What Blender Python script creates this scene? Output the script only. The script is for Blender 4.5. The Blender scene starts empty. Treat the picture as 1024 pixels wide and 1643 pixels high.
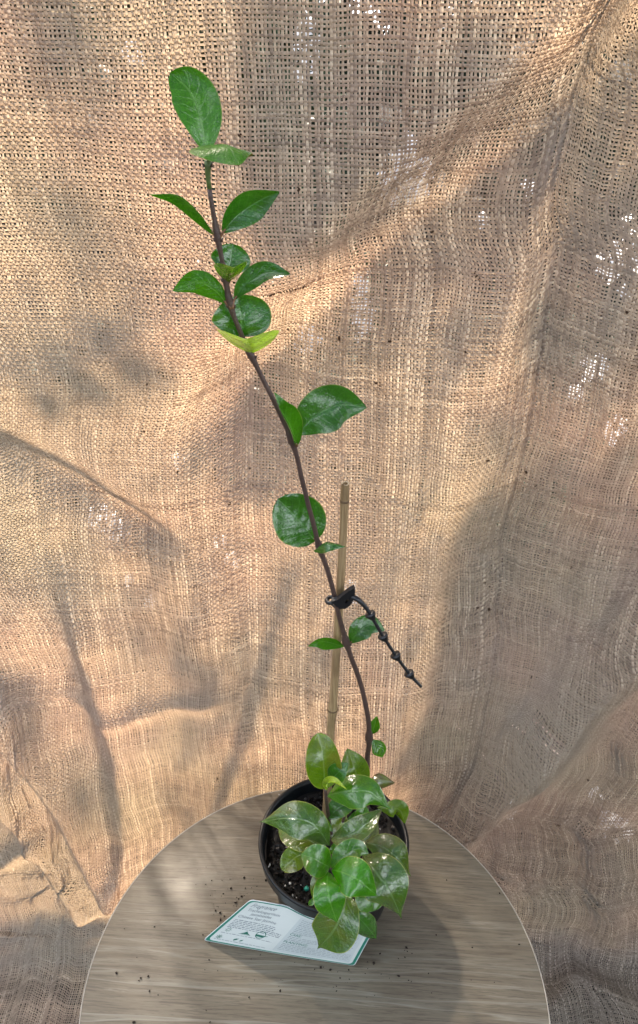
import bpy, math, random
import numpy as np
from mathutils import Vector, Matrix

SC = bpy.context.scene
COL = SC.collection
rng = np.random.default_rng(11)
random.seed(11)

# ------------------------------------------------------------------ camera, world, sun, exposure
PITCH = math.radians(33.35); FPX = 1200.0; ROLL = math.radians(-0.73); CH = 0.745
cam_d = bpy.data.cameras.new('camera'); cam = bpy.data.objects.new('camera', cam_d); COL.objects.link(cam)
SC.camera = cam
cam_d.sensor_fit = 'VERTICAL'; cam_d.sensor_height = 24.0; cam_d.lens = FPX / 1643.0 * 24.0
cam_d.clip_start = 0.02; cam_d.clip_end = 400.0
_r = Vector((1, 0, 0)); _u = Vector((0, math.sin(PITCH), math.cos(PITCH))); _f = Vector((0, math.cos(PITCH), -math.sin(PITCH)))
_r2 = _r * math.cos(ROLL) - _u * math.sin(ROLL)
_u2 = _r * math.sin(ROLL) + _u * math.cos(ROLL)
M = Matrix((_r2, _u2, -_f)).transposed().to_4x4(); M.translation = Vector((0, 0, CH))
cam.matrix_world = M

SUN_EL = math.radians(43.0); SUN_AZ = math.radians(33.0)      # azimuth from +Y towards -X
SUN_DIR = Vector((-math.sin(SUN_AZ) * math.cos(SUN_EL), math.cos(SUN_AZ) * math.cos(SUN_EL), math.sin(SUN_EL)))
world = bpy.data.worlds.new('World'); SC.world = world; world.use_nodes = True
wn = world.node_tree.nodes; wl = world.node_tree.links
for n in list(wn): wn.remove(n)
sky = wn.new('ShaderNodeTexSky'); sky.sky_type = 'NISHITA'; sky.sun_disc = False
sky.sun_elevation = SUN_EL; sky.sun_rotation = -SUN_AZ; sky.dust_density = 3.0; sky.air_density = 1.0; sky.ozone_density = 1.0
wb = wn.new('ShaderNodeBackground'); wo = wn.new('ShaderNodeOutputWorld')
wb.inputs['Strength'].default_value = 0.072
hs = wn.new('ShaderNodeHueSaturation'); hs.inputs['Saturation'].default_value = 1.0
wtc = wn.new('ShaderNodeTexCoord'); wnz = wn.new('ShaderNodeTexNoise'); wnz.inputs['Scale'].default_value = 1.7; wnz.inputs['Detail'].default_value = 5.0
wcr = wn.new('ShaderNodeValToRGB'); wcr.color_ramp.elements[0].position = 0.51; wcr.color_ramp.elements[1].position = 0.57
wmx = wn.new('ShaderNodeMix'); wmx.data_type = 'RGBA'; wmx.inputs[7].default_value = (23.5, 25.0, 27.0, 1)  # bright clouds added to the sky for highlights on the leaves
wl.new(wtc.outputs['Generated'], wnz.inputs['Vector']); wl.new(wnz.outputs[0], wcr.inputs[0]); wl.new(wcr.outputs[0], wmx.inputs[0])
wl.new(sky.outputs[0], hs.inputs['Color']); wl.new(hs.outputs[0], wmx.inputs[6]); wl.new(wmx.outputs[2], wb.inputs['Color']); wl.new(wb.outputs[0], wo.inputs['Surface'])
sun_d = bpy.data.lights.new('sun', 'SUN'); sun_d.energy = 5.0; sun_d.angle = math.radians(3.0); sun_d.color = (1.0, 0.86, 0.71)
sun = bpy.data.objects.new('sun', sun_d); COL.objects.link(sun)
sun.rotation_euler = SUN_DIR.to_track_quat('Z', 'Y').to_euler()
SC.view_settings.view_transform = 'Standard'; SC.view_settings.look = 'None'
SC.view_settings.exposure = 1.75; SC.view_settings.gamma = 1.0; SC.view_settings.use_curve_mapping = False
SC.render.engine = 'CYCLES'
SC.cycles.max_bounces = 8; SC.cycles.transparent_max_bounces = 8; SC.cycles.transmission_bounces = 6
SC.cycles.use_denoising = True; SC.cycles.caustics_reflective = False; SC.cycles.caustics_refractive = False
SC.cycles.sample_clamp_indirect = 6.0; SC.cycles.adaptive_threshold = 0.003

# ------------------------------------------------------------------ helpers
H3 = np.array([0, 0, CH])
def ray(px, py):
    a = px - 512.0; b = 821.5 - py
    cr, sr = math.cos(ROLL), math.sin(ROLL)
    r, u = (a * cr + b * sr) / FPX, (-a * sr + b * cr) / FPX
    return np.array([r, math.cos(PITCH) + u * math.sin(PITCH), -math.sin(PITCH) + u * math.cos(PITCH)])
def atz(px, py, z):
    d = ray(px, py); return H3 + (z - CH) / d[2] * d
def aty(px, py, y):
    d = ray(px, py); return H3 + y / d[1] * d

def link(o, parent=None):
    COL.objects.link(o)
    if parent is not None: o.parent = parent
    return o
def mesh_obj(name, verts, faces, mats, parent=None, smooth=True, fmat=None, uv=None):
    me = bpy.data.meshes.new(name)
    me.from_pydata([tuple(map(float, v)) for v in verts], [], [tuple(int(i) for i in f) for f in faces])
    if not isinstance(mats, (list, tuple)): mats = [mats]
    for m in mats: me.materials.append(m)
    if fmat is not None: me.polygons.foreach_set('material_index', list(map(int, fmat)))
    if smooth: me.polygons.foreach_set('use_smooth', [True] * len(me.polygons))
    if uv is not None:
        l = me.uv_layers.new(name='UVMap')
        idx = np.empty(len(me.loops), dtype=np.int32); me.loops.foreach_get('vertex_index', idx)
        l.data.foreach_set('uv', np.asarray(uv, dtype=np.float32)[idx].ravel())
    me.update()
    return link(bpy.data.objects.new(name, me), parent)
def tag(o, label, cat, group=None, kind=None):
    o['label'] = label
    if cat: o['category'] = cat
    if group: o['group'] = group
    if kind: o['kind'] = kind
    return o
def empty(name, loc=(0, 0, 0)):
    o = bpy.data.objects.new(name, None); o.empty_display_size = 0.05; COL.objects.link(o)
    return o                                     # kept at the origin: children carry world coordinates
class MB:
    def __init__(s): s.v = []; s.f = []; s.m = []; s.uv = []
    def add(s, v, f, m=0, uv=None):
        o = len(s.v); s.v += [tuple(x) for x in v]; s.f += [tuple(i + o for i in g) for g in f]; s.m += [m] * len(f)
        s.uv += list(uv) if uv is not None else [(0.0, 0.0)] * len(v)
    def tube(s, pts, rad, n=8, m=0, caps=True):
        pts = [Vector(p) for p in pts]; rad = rad if hasattr(rad, '__len__') else [rad] * len(pts)
        v = []; f = []; uv = []; L = 0
        ref = Vector((0.13, -1, 0.21)).normalized()
        for i, p in enumerate(pts):
            t = (pts[min(i + 1, len(pts) - 1)] - pts[max(i - 1, 0)]).normalized()
            a = ref - t * ref.dot(t)
            if a.length < 1e-4: a = t.orthogonal()
            a.normalize(); b = t.cross(a); ref = a
            if i: L += (p - pts[i - 1]).length
            for k in range(n):
                q = 2 * math.pi * k / n
                v.append(p + (a * math.cos(q) + b * math.sin(q)) * rad[i]); uv.append((k / n, L * 10))
        for i in range(len(pts) - 1):
            for k in range(n):
                f.append((i * n + k, i * n + (k + 1) % n, (i + 1) * n + (k + 1) % n, (i + 1) * n + k))
        if caps:
            f.append(tuple(range(n - 1, -1, -1))); f.append(tuple((len(pts) - 1) * n + k for k in range(n)))
        s.add(v, f, m, uv)
    def lathe(s, prof, cx, cy, n=96, m=0, close=False):
        v = []; f = []
        for r, z in prof:
            for k in range(n):
                q = 2 * math.pi * k / n; v.append((cx + r * math.cos(q), cy + r * math.sin(q), z))
        for i in range(len(prof) - 1):
            for k in range(n):
                f.append((i * n + k, i * n + (k + 1) % n, (i + 1) * n + (k + 1) % n, (i + 1) * n + k))
        s.add(v, f, m)
        return len(prof)
    def build(s, name, mats, parent=None, smooth=True):
        return mesh_obj(name, s.v, s.f, mats, parent, smooth, s.m, s.uv)

def spline(P, n):
    """Catmull-Rom through the points, n samples."""
    P = np.array(P, float); K = len(P)
    if K == 2: return P[0] + (P[1] - P[0]) * np.linspace(0, 1, n)[:, None]
    Q = np.vstack([2 * P[0] - P[1], P, 2 * P[-1] - P[-2]])
    d = np.concatenate([[0], np.cumsum(np.linalg.norm(np.diff(P, axis=0), axis=1))]); d /= d[-1]
    out = []
    for t in np.linspace(0, 1, n):
        i = min(max(np.searchsorted(d, t, side='right') - 1, 0), K - 2)
        u = (t - d[i]) / max(d[i + 1] - d[i], 1e-9)
        a, b, c, e = Q[i], Q[i + 1], Q[i + 2], Q[i + 3]
        out.append(0.5 * ((2 * b) + (-a + c) * u + (2 * a - 5 * b + 4 * c - e) * u * u + (-a + 3 * b - 3 * c + e) * u ** 3))
    return np.array(out)

def vnoise(x, y, scale, seed):
    """smooth 2-D value noise in 0..1"""
    r = np.random.default_rng(seed); T = r.random((256, 256))
    x = np.asarray(x) / scale + 37.2; y = np.asarray(y) / scale + 91.7
    xi = np.floor(x).astype(int); yi = np.floor(y).astype(int); fx = x - xi; fy = y - yi
    fx = fx * fx * (3 - 2 * fx); fy = fy * fy * (3 - 2 * fy)
    g = lambda a, b: T[a % 256, b % 256]
    return (g(xi, yi) * (1 - fx) + g(xi + 1, yi) * fx) * (1 - fy) + (g(xi, yi + 1) * (1 - fx) + g(xi + 1, yi + 1) * fx) * fy

# ------------------------------------------------------------------ materials
def mat(name):
    m = bpy.data.materials.new(name); m.use_nodes = True; nt = m.node_tree
    for n in list(nt.nodes): nt.nodes.remove(n)
    out = nt.nodes.new('ShaderNodeOutputMaterial')
    return m, nt, nt.nodes, nt.links, out
def N(nt, t, **kw):
    n = nt.nodes.new(t)
    for k, v in kw.items():
        if k in n.inputs: n.inputs[k].default_value = v
        else: setattr(n, k, v)
    return n
def mixc(nt, fac, a, b, blend='MIX'):
    n = nt.nodes.new('ShaderNodeMix'); n.data_type = 'RGBA'; n.blend_type = blend
    for sock, val in ((n.inputs[0], fac), (n.inputs[6], a), (n.inputs[7], b)):
        if isinstance(val, bpy.types.NodeSocket): nt.links.new(val, sock)
        elif isinstance(val, (int, float)): sock.default_value = val
        else: sock.default_value = (*val, 1)
    return n.outputs[2]
def ramp(nt, fac, stops):
    n = nt.nodes.new('ShaderNodeValToRGB'); nt.links.new(fac, n.inputs[0])
    cr = n.color_ramp
    while len(cr.elements) < len(stops): cr.elements.new(0.5)
    for e, (p, c) in zip(cr.elements, stops):
        e.position = p; e.color = (c, c, c, 1) if isinstance(c, (int, float)) else (*c, 1)
    return n.outputs[0]
def math_n(nt, op, a, b=None, c=None, clamp=False):
    n = nt.nodes.new('ShaderNodeMath'); n.operation = op; n.use_clamp = clamp
    for i, v in enumerate((a, b, c)):
        if v is None: continue
        if isinstance(v, bpy.types.NodeSocket): nt.links.new(v, n.inputs[i])
        else: n.inputs[i].default_value = v
    return n.outputs[0]
def noise(nt, vec, scale, detail=3, rough=0.55, dist=0.0):
    n = N(nt, 'ShaderNodeTexNoise'); n.inputs['Scale'].default_value = scale; n.inputs['Detail'].default_value = detail
    n.inputs['Roughness'].default_value = rough; n.inputs['Distortion'].default_value = dist
    if vec is not None: nt.links.new(vec, n.inputs['Vector'])
    return n.outputs[0]
def objco(nt): return N(nt, 'ShaderNodeTexCoord').outputs['Object']
def mapping(nt, vec, scale=(1, 1, 1), rot=(0, 0, 0), loc=(0, 0, 0)):
    n = N(nt, 'ShaderNodeMapping'); n.inputs['Scale'].default_value = scale; n.inputs['Rotation'].default_value = rot
    n.inputs['Location'].default_value = loc; nt.links.new(vec, n.inputs['Vector']); return n.outputs[0]

def simple(name, col, rough=0.5, spec=0.5, var=0.25, scale=40, bump=0.0, bscale=200):
    m, nt, nn, ll, out = mat(name)
    b = N(nt, 'ShaderNodeBsdfPrincipled', Roughness=rough); b.inputs['Specular IOR Level'].default_value = spec
    co = objco(nt); f = noise(nt, co, scale, 4)
    c = mixc(nt, f, [x * (1 - var) for x in col], [min(1, x * (1 + var)) for x in col]); ll.new(c, b.inputs['Base Color'])
    if bump:
        bn = N(nt, 'ShaderNodeBump', Strength=bump, Distance=0.001); ll.new(noise(nt, co, bscale, 4), bn.inputs['Height']); ll.new(bn.outputs[0], b.inputs['Normal'])
    ll.new(b.outputs[0], out.inputs['Surface'])
    return m

def make_jute():
    m, nt, nn, ll, out = mat('jute_fibre')
    at = N(nt, 'ShaderNodeAttribute', attribute_name='tone'); co = objco(nt)
    c = ramp(nt, at.outputs['Fac'], [(0.0, (0.20, 0.165, 0.135)), (0.42, (0.43, 0.37, 0.305)), (0.75, (0.60, 0.53, 0.44)), (1.0, (0.84, 0.78, 0.67))])
    big = noise(nt, co, 5.0, 3)
    c = mixc(nt, ramp(nt, big, [(0.35, 0.0), (0.68, 0.55)]), c, (0.51, 0.375, 0.33))
    c = mixc(nt, ramp(nt, noise(nt, mapping(nt, co, (1, 1, 1), (0, 0, 0), (3.1, 0, 1.7)), 4.0, 2), [(0.42, 0.0), (0.64, 0.5)]), c, (0.41, 0.40, 0.325))
    dirt = ramp(nt, noise(nt, mapping(nt, co, (1.0, 1.0, 1.6)), 42.0, 2, 0.6), [(0.76, 0.0), (0.80, 0.9)])
    c = mixc(nt, dirt, c, (0.10, 0.055, 0.03))
    fine = noise(nt, co, 1500, 2)
    c = mixc(nt, math_n(nt, 'MULTIPLY', fine, 0.45), c, (0.22, 0.165, 0.12))
    d = N(nt, 'ShaderNodeBsdfDiffuse', Roughness=0.5); t = N(nt, 'ShaderNodeBsdfTranslucent')
    ll.new(c, d.inputs['Color'])
    ll.new(mixc(nt, 1.0, c, (1.15, 0.965, 0.755), 'MULTIPLY'), t.inputs['Color'])
    mx = N(nt, 'ShaderNodeMixShader'); mx.inputs[0].default_value = 0.54
    ll.new(d.outputs[0], mx.inputs[1]); ll.new(t.outputs[0], mx.inputs[2])
    g = N(nt, 'ShaderNodeBsdfGlossy', Roughness=0.45); g.inputs['Color'].default_value = (0.9, 0.9, 0.9, 1)
    m2 = N(nt, 'ShaderNodeMixShader'); m2.inputs[0].default_value = 0.035
    ll.new(mx.outputs[0], m2.inputs[1]); ll.new(g.outputs[0], m2.inputs[2])
    ll.new(m2.outputs[0], out.inputs['Surface'])
    return m

def make_leaf_mat(name, c0, c1, vein, back, rough=0.28, trans=0.22, gloss=0.6, edge=None, bump=0.35, blotch=0.0, blotchc=(0.16, 0.12, 0.02)):
    m, nt, nn, ll, out = mat(name)
    uv = N(nt, 'ShaderNodeTexCoord').outputs['UV']; co = objco(nt)
    sep = N(nt, 'ShaderNodeSeparateXYZ'); ll.new(uv, sep.inputs[0])
    t = sep.outputs[0]; s = sep.outputs[1]
    a = math_n(nt, 'ABSOLUTE', math_n(nt, 'SUBTRACT', s, 0.5))          # 0 at the midrib, 0.5 at the margin
    wob = math_n(nt, 'MULTIPLY', noise(nt, co, 55, 2), 0.10)
    lat = math_n(nt, 'FRACT', math_n(nt, 'MULTIPLY', math_n(nt, 'ADD', math_n(nt, 'SUBTRACT', t, math_n(nt, 'MULTIPLY', a, 0.45)), wob), 8.0))
    latv = ramp(nt, lat, [(0.0, 1.0), (0.06, 0.25), (0.16, 0.0), (0.90, 0.0), (1.0, 1.0)])
    mid = ramp(nt, a, [(0.0, 1.0), (0.014, 0.75), (0.035, 0.0)])
    fade = ramp(nt, a, [(0.30, 1.0), (0.48, 0.0)])
    v = math_n(nt, 'MAXIMUM', mid, math_n(nt, 'MULTIPLY', math_n(nt, 'MULTIPLY', latv, fade), 0.32))
    base = mixc(nt, ramp(nt, noise(nt, co, 60, 4, 0.6), [(0.3, 0.0), (0.7, 1.0)]), c0, c1)
    base = mixc(nt, math_n(nt, 'MULTIPLY', ramp(nt, noise(nt, co, 900, 2), [(0.45, 0), (0.7, 1)]), 0.25), base, [x * 1.7 for x in c1])
    if blotch: base = mixc(nt, math_n(nt, 'MULTIPLY', ramp(nt, noise(nt, co, 34, 2), [(0.48, 0), (0.66, 1)]), blotch), base, blotchc)
    base = mixc(nt, math_n(nt, 'MULTIPLY', v, 0.45), base, vein)
    ed = ramp(nt, a, [(0.472, 0.0), (0.497, 1.0)])
    base = mixc(nt, math_n(nt, 'MULTIPLY', ed, 0.85), base, edge or (0.16, 0.20, 0.05))
    geo = N(nt, 'ShaderNodeNewGeometry')
    col = mixc(nt, geo.outputs['Backfacing'], base, mixc(nt, math_n(nt, 'MULTIPLY', v, 0.5), back, vein))
    p = N(nt, 'ShaderNodeBsdfPrincipled'); ll.new(col, p.inputs['Base Color'])
    rn = ramp(nt, noise(nt, co, 120, 3), [(0.3, rough * 0.45), (0.7, rough * 0.95)])
    ll.new(math_n(nt, 'ADD', rn, math_n(nt, 'MULTIPLY', geo.outputs['Backfacing'], 0.35)), p.inputs['Roughness'])
    p.inputs['Specular IOR Level'].default_value = min(1.0, gloss)
    ll.new(math_n(nt, 'MULTIPLY', math_n(nt, 'SUBTRACT', 1.0, geo.outputs['Backfacing']), gloss * 0.7), p.inputs['Coat Weight']); p.inputs['Coat Roughness'].default_value = 0.11
    bn = N(nt, 'ShaderNodeBump', Strength=bump, Distance=0.0022)
    hgt = math_n(nt, 'ADD', math_n(nt, 'MULTIPLY', v, -0.45), math_n(nt, 'ADD', math_n(nt, 'MULTIPLY', noise(nt, co, 170, 3), 0.9), math_n(nt, 'MULTIPLY', noise(nt, co, 700, 2), 0.3)))
    ll.new(hgt, bn.inputs['Height']); ll.new(bn.outputs[0], p.inputs['Normal'])
    tr = N(nt, 'ShaderNodeBsdfTranslucent'); ll.new(mixc(nt, 1.0, col, (1.6, 2.4, 0.6), 'MULTIPLY'), tr.inputs['Color'])
    mx = N(nt, 'ShaderNodeMixShader'); mx.inputs[0].default_value = trans
    ll.new(p.outputs[0], mx.inputs[1]); ll.new(tr.outputs[0], mx.inputs[2]); ll.new(mx.outputs[0], out.inputs['Surface'])
    return m

MJ = make_jute()
PALEBACK = (0.20, 0.27, 0.09)
ML = {
 'dark':  make_leaf_mat('vine_leaf', (0.023, 0.095, 0.003), (0.047, 0.165, 0.005), (0.13, 0.27, 0.06), PALEBACK, 0.26, 0.18, 0.40),
 'dull':  make_leaf_mat('matte_vine_leaf', (0.026, 0.094, 0.004), (0.049, 0.157, 0.006), (0.10, 0.2, 0.05), (0.17, 0.15, 0.05), 0.55, 0.08, 0.12),
 'deep':  make_leaf_mat('deep_green_leaf', (0.016, 0.077, 0.005), (0.035, 0.134, 0.008), (0.09, 0.21, 0.06), PALEBACK, 0.24, 0.15, 0.6),
 'mid':   make_leaf_mat('green_leaf', (0.027, 0.110, 0.003), (0.060, 0.178, 0.004), (0.16, 0.30, 0.07), PALEBACK, 0.22, 0.22, 0.7, (0.25, 0.30, 0.06)),
 'bright':make_leaf_mat('bright_green_leaf', (0.026, 0.137, 0.001), (0.051, 0.205, 0.003), (0.16, 0.34, 0.06), PALEBACK, 0.26, 0.25, 0.6, (0.28, 0.34, 0.05)),
 'olive': make_leaf_mat('olive_leaf', (0.047, 0.106, 0.003), (0.101, 0.169, 0.004), (0.20, 0.28, 0.08), PALEBACK, 0.22, 0.25, 0.7, (0.28, 0.27, 0.06), blotch=0.5),
 'shiny': make_leaf_mat('shiny_leaf', (0.025, 0.082, 0.005), (0.057, 0.129, 0.008), (0.17, 0.29, 0.10), PALEBACK, 0.17, 0.18, 0.9, (0.28, 0.30, 0.07), bump=0.55, blotch=0.35),
 'pale':  make_leaf_mat('pale_leaf', (0.234, 0.333, 0.019), (0.379, 0.459, 0.036), (0.42, 0.46, 0.16), (0.40, 0.46, 0.13), 0.4, 0.3, 0.4, (0.40, 0.40, 0.12)),
 'russet':make_leaf_mat('russet_leaf', (0.043, 0.095, 0.009), (0.089, 0.131, 0.014), (0.15, 0.18, 0.08), PALEBACK, 0.17, 0.15, 0.9, (0.15, 0.08, 0.05), blotch=0.9, blotchc=(0.10, 0.05, 0.03)),
}
MSTEM = simple('stem_bark', (0.075, 0.045, 0.038), 0.42, 0.5, 0.45, 160, 0.6, 500)
MSTEMG = simple('young_stem', (0.09, 0.13, 0.035), 0.45, 0.5, 0.3, 160)
MPET = simple('petiole', (0.19, 0.09, 0.045), 0.45, 0.5, 0.4, 160)
MPOT = simple('pot_plastic', (0.003, 0.0045, 0.006), 0.36, 0.35, 0.4, 30, 0.15, 400)
MTIE = simple('tie_rubber', (0.0035, 0.0045, 0.007), 0.40, 0.6, 0.3, 60, 0.1, 500)
MSOIL = simple('potting_mix', (0.003, 0.0025, 0.002), 0.6, 0.2, 0.7, 90, 0.8, 250)
MCHIP = simple('bark_chip', (0.006, 0.004, 0.003), 0.4, 0.35, 0.8, 45, 0.8, 300)
MPERL = simple('perlite', (0.55, 0.53, 0.50), 0.7, 0.3, 0.1)
MTEAL = simple('fertiliser', (0.01, 0.20, 0.14), 0.4, 0.5, 0.2)
MCRUMB = simple('crumb', (0.02, 0.013, 0.009), 0.8, 0.3, 0.6)
MGROUND = simple('dark_mulch', (0.020, 0.016, 0.012), 0.95, 0.2, 0.6, 8, 0.5, 30)
MSHRUB = simple('shrub_leaf', (0.018, 0.042, 0.014), 0.5, 0.3, 0.5, 20)
MHEDGE = simple('hedge_leaf', (0.010, 0.022, 0.012), 0.7, 0.2, 0.5, 5)
MBRIGHT = simple('bright_clump_white', (0.88, 0.88, 0.90), 0.6, 0.3, 0.05)

# ------------------------------------------------------------------ ground behind and below
FLOOR = -0.44
g = mesh_obj('ground', [(-80, -80, FLOOR - 0.012), (80, -80, FLOOR - 0.012), (80, 80, FLOOR - 0.012), (-80, 80, FLOOR - 0.012)], [(0, 1, 2, 3)], MGROUND, smooth=False)
tag(g, 'dark bare ground glimpsed through the open weave of the burlap', None, kind='structure')

# ------------------------------------------------------------------ burlap backdrop: every thread is modelled
PT = 0.0029                       # thread spacing
YC = 0.60; ZTOP = 0.97; RC = 0.07
def P2(px, py):
    q = aty(px, py, YC); return (q[0], q[2])
gx = np.arange(-0.80, 0.80, 0.004); gz = np.arange(-1.05, 1.10, 0.004)
GX, GZ = np.meshgrid(gx, gz)       # [row z, col x]
def polydist(pts):
    """signed distance (positive = right of the direction of travel) and position 0..1 along the polyline"""
    pts = np.array(pts, float); best = np.full(GX.shape, 1e9); sg = np.zeros(GX.shape); tt = np.zeros(GX.shape)
    L = np.concatenate([[0], np.cumsum(np.hypot(*np.diff(pts, axis=0).T))])
    for i in range(len(pts) - 1):
        a, b = pts[i], pts[i + 1]; d = b - a; l2 = (d ** 2).sum()
        u = np.clip(((GX - a[0]) * d[0] + (GZ - a[1]) * d[1]) / l2, 0, 1)
        dx = GX - a[0] - u * d[0]; dz = GZ - a[1] - u * d[1]; D = np.hypot(dx, dz)
        s = np.sign(dx * d[1] - dz * d[0]); k = D < best
        best = np.where(k, D, best); sg = np.where(k, s, sg); tt = np.where(k, (L[i] + u * (L[i + 1] - L[i])) / L[-1], tt)
    return best * sg, tt
def sstep(a, b, x):
    x = np.clip((x - a) / (b - a), 0, 1); return x * x * (3 - 2 * x)
DISP = np.zeros(GX.shape)          # towards the camera, metres
def ridge(px, amp, w, w2=None, fade=0.15):
    global DISP
    d, t = polydist([P2(*q) for q in px]); e = sstep(0, fade, t) * sstep(0, fade, 1 - t) if fade else 1.0
    ww = np.where(d < 0, w, w2 or w)
    DISP += amp * np.exp(-(np.abs(d) / ww) ** 1.7) * e
def step(px, amp, w, decay=0.25, fade=0.0):
    """right-hand side of the travel direction is raised by amp, falling back over decay"""
    global DISP
    d, t = polydist([P2(*q) for q in px]); e = sstep(0, fade, t) * sstep(0, fade, 1 - t) if fade else 1.0
    DISP += amp * sstep(-w / 2, w / 2, d) * np.exp(-np.maximum(d, 0) / decay) * e
# broad unevenness
DISP += 0.030 * (vnoise(GX, GZ, 0.23, 1) - 0.5) + 0.012 * (vnoise(GX, GZ, 0.09, 2) - 0.5) + 0.004 * (vnoise(GX * 1.6, GZ, 0.035, 3) - 0.5)
# diagonal swag from the upper right corner: cloth below it hangs nearer
step([(250, 760), (360, 600), (470, 490), (560, 395), (640, 320), (740, 245), (850, 165), (940, 95), (1060, -30), (1300, -250)], -0.065, 0.065, 0.16, fade=0.2)
# long steep pleat down the right: left of it nearer
step([(635, 1330), (650, 1180), (682, 1070), (712, 960), (745, 850), (780, 740), (812, 620), (848, 500), (890, 370), (940, 230), (1000, 60), (1050, -60), (1120, -400), (1160, -700)][::-1], 0.026, 0.040, 0.20)
# second diagonal fold at the right
ridge([(1150, 840), (1040, 960), (930, 1085), (850, 1170), (780, 1255), (720, 1330), (640, 1420)], 0.055, 0.050, 0.026, fade=0)
ridge([(1100, 430), (1000, 560), (960, 700), (900, 900)], 0.010, 0.03, fade=0.3)
# pleat left of the plant, its right side nearer
step([(480, 800), (484, 880), (455, 960), (425, 1050), (395, 1150), (362, 1250), (330, 1340), (300, 1450)][::-1], 0.008, 0.022, 0.06, fade=0.3)
# valley and folds down the left
ridge([(-80, 690), (20, 740), (120, 790), (220, 850), (300, 905)], -0.018, 0.016, 0.022, fade=0.25)
ridge([(-60, 560), (60, 620), (180, 560), (330, 470)], 0.010, 0.03, fade=0.25)
ridge([(-40, 1080), (40, 1180), (110, 1270), (160, 1370), (210, 1440)], 0.044, 0.032, 0.020, fade=0.14)
ridge([(-60, 1190), (0, 1250), (60, 1330), (110, 1400), (150, 1470)], 0.038, 0.030, 0.018, fade=0.12)
ridge([(90, 900), (140, 1040), (190, 1190), (210, 1330), (190, 1440)], 0.028, 0.030, 0.020, fade=0.2)
ridge([(60, 1120), (200, 1145), (330, 1125), (400, 1100)], 0.006, 0.012, fade=0.25)
ridge([(-20, 1400), (40, 1360), (60, 1310)], 0.014, 0.015, fade=0.2)
ridge([(250, 980), (280, 1100), (300, 1240)], -0.008, 0.022, fade=0.3)
ridge([(560, 1000), (545, 1120), (530, 1250)], 0.006, 0.02, fade=0.3)
ridge([(760, 480), (700, 760), (650, 940)], 0.005, 0.02, fade=0.3)
# bottom gathers
ridge([(820, 1560), (900, 1525), (980, 1560), (1060, 1640)], 0.026, 0.022, 0.03, fade=0.1)
ridge([(830, 1650), (930, 1600), (1040, 1720)], 0.016, 0.024, fade=0.1)
ridge([(-60, 1510), (60, 1500), (190, 1480)], 0.010, 0.014, 0.020, fade=0.1)
ridge([(900, 1290), (960, 1400), (980, 1520)], 0.012, 0.03, fade=0.2)

NX = 524; X0 = -0.76               # warp threads
SLEN = (ZTOP - FLOOR) + 0.42; NZ = int(SLEN / PT)
# equal arc length along the folds, so steep folds read denser
dx_ = np.gradient(DISP, 0.004, axis=1); dz_ = np.gradient(DISP, 0.004, axis=0)
AX = np.cumsum(np.sqrt(1 + dx_ ** 2), axis=1) * 0.004; c0 = np.argmin(np.abs(gx)); AX -= AX[:, c0:c0 + 1]
AZ = np.cumsum(np.sqrt(1 + dz_ ** 2)[::-1], axis=0) * 0.004                # downwards from the top of the grid
it = np.arange(NX); jt = np.arange(NZ)
warp_off = np.cumsum(rng.normal(0, 0.05, NX)); warp_off -= np.linspace(warp_off[0], warp_off[-1], NX); warp_off = warp_off * 0.45 + rng.normal(0, 0.085, NX)
weft_off = np.cumsum(rng.normal(0, 0.05, NZ)); weft_off -= np.linspace(weft_off[0], weft_off[-1], NZ); weft_off = weft_off * 0.35 + rng.normal(0, 0.08, NZ)
un = X0 + (it + warp_off) * PT                     # arc position of each warp
sn = (jt + weft_off) * PT                          # arc position of each weft, from the top
XX = np.empty((NZ, NX)); ZZ = np.empty((NZ, NX))
zr = ZTOP - jt * PT
for j in range(NZ):
    l = int(np.clip(round((zr[j] - gz[0]) / 0.004), 0, len(gz) - 1)); XX[j] = np.interp(un, AX[l], gx)
gzd = gz[::-1]; l0 = np.argmin(np.abs(gzd - ZTOP))
for i in range(NX):
    k = int(np.clip(round((X0 + i * PT - gx[0]) / 0.004), 0, len(gx) - 1)); ZZ[:, i] = np.interp(sn + AZ[l0, k], AZ[:, k], gzd)
# threads wander in the plane of the cloth
J2, I2 = np.meshgrid(jt * PT, it * PT, indexing='ij')
XX += 0.010 * (vnoise(I2, J2, 0.16, 21) - 0.5) + 0.0017 * (vnoise(I2, J2 * 0.6, 0.022, 22) - 0.5) + 0.0009 * (vnoise(I2 * 2.0, J2, 0.009, 23) - 0.5)
ZZ += 0.012 * (vnoise(I2, J2, 0.15, 24) - 0.5) + 0.0020 * (vnoise(I2 * 0.6, J2, 0.022, 25) - 0.5) + 0.0009 * (vnoise(I2, J2 * 2.0, 0.009, 26) - 0.5)
XX += 0.05 * np.clip((0.35 - ZZ) * 0.0, 0, 1)
def samp(A, x, z):
    fx = np.clip((x - gx[0]) / 0.004, 0, len(gx) - 1.001); fz = np.clip((z - gz[0]) / 0.004, 0, len(gz) - 1.001)
    a = fx.astype(int); b = fz.astype(int); u = fx - a; v = fz - b
    return (A[b, a] * (1 - u) + A[b, a + 1] * u) * (1 - v) + (A[b + 1, a] * (1 - u) + A[b + 1, a + 1] * u) * v
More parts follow.
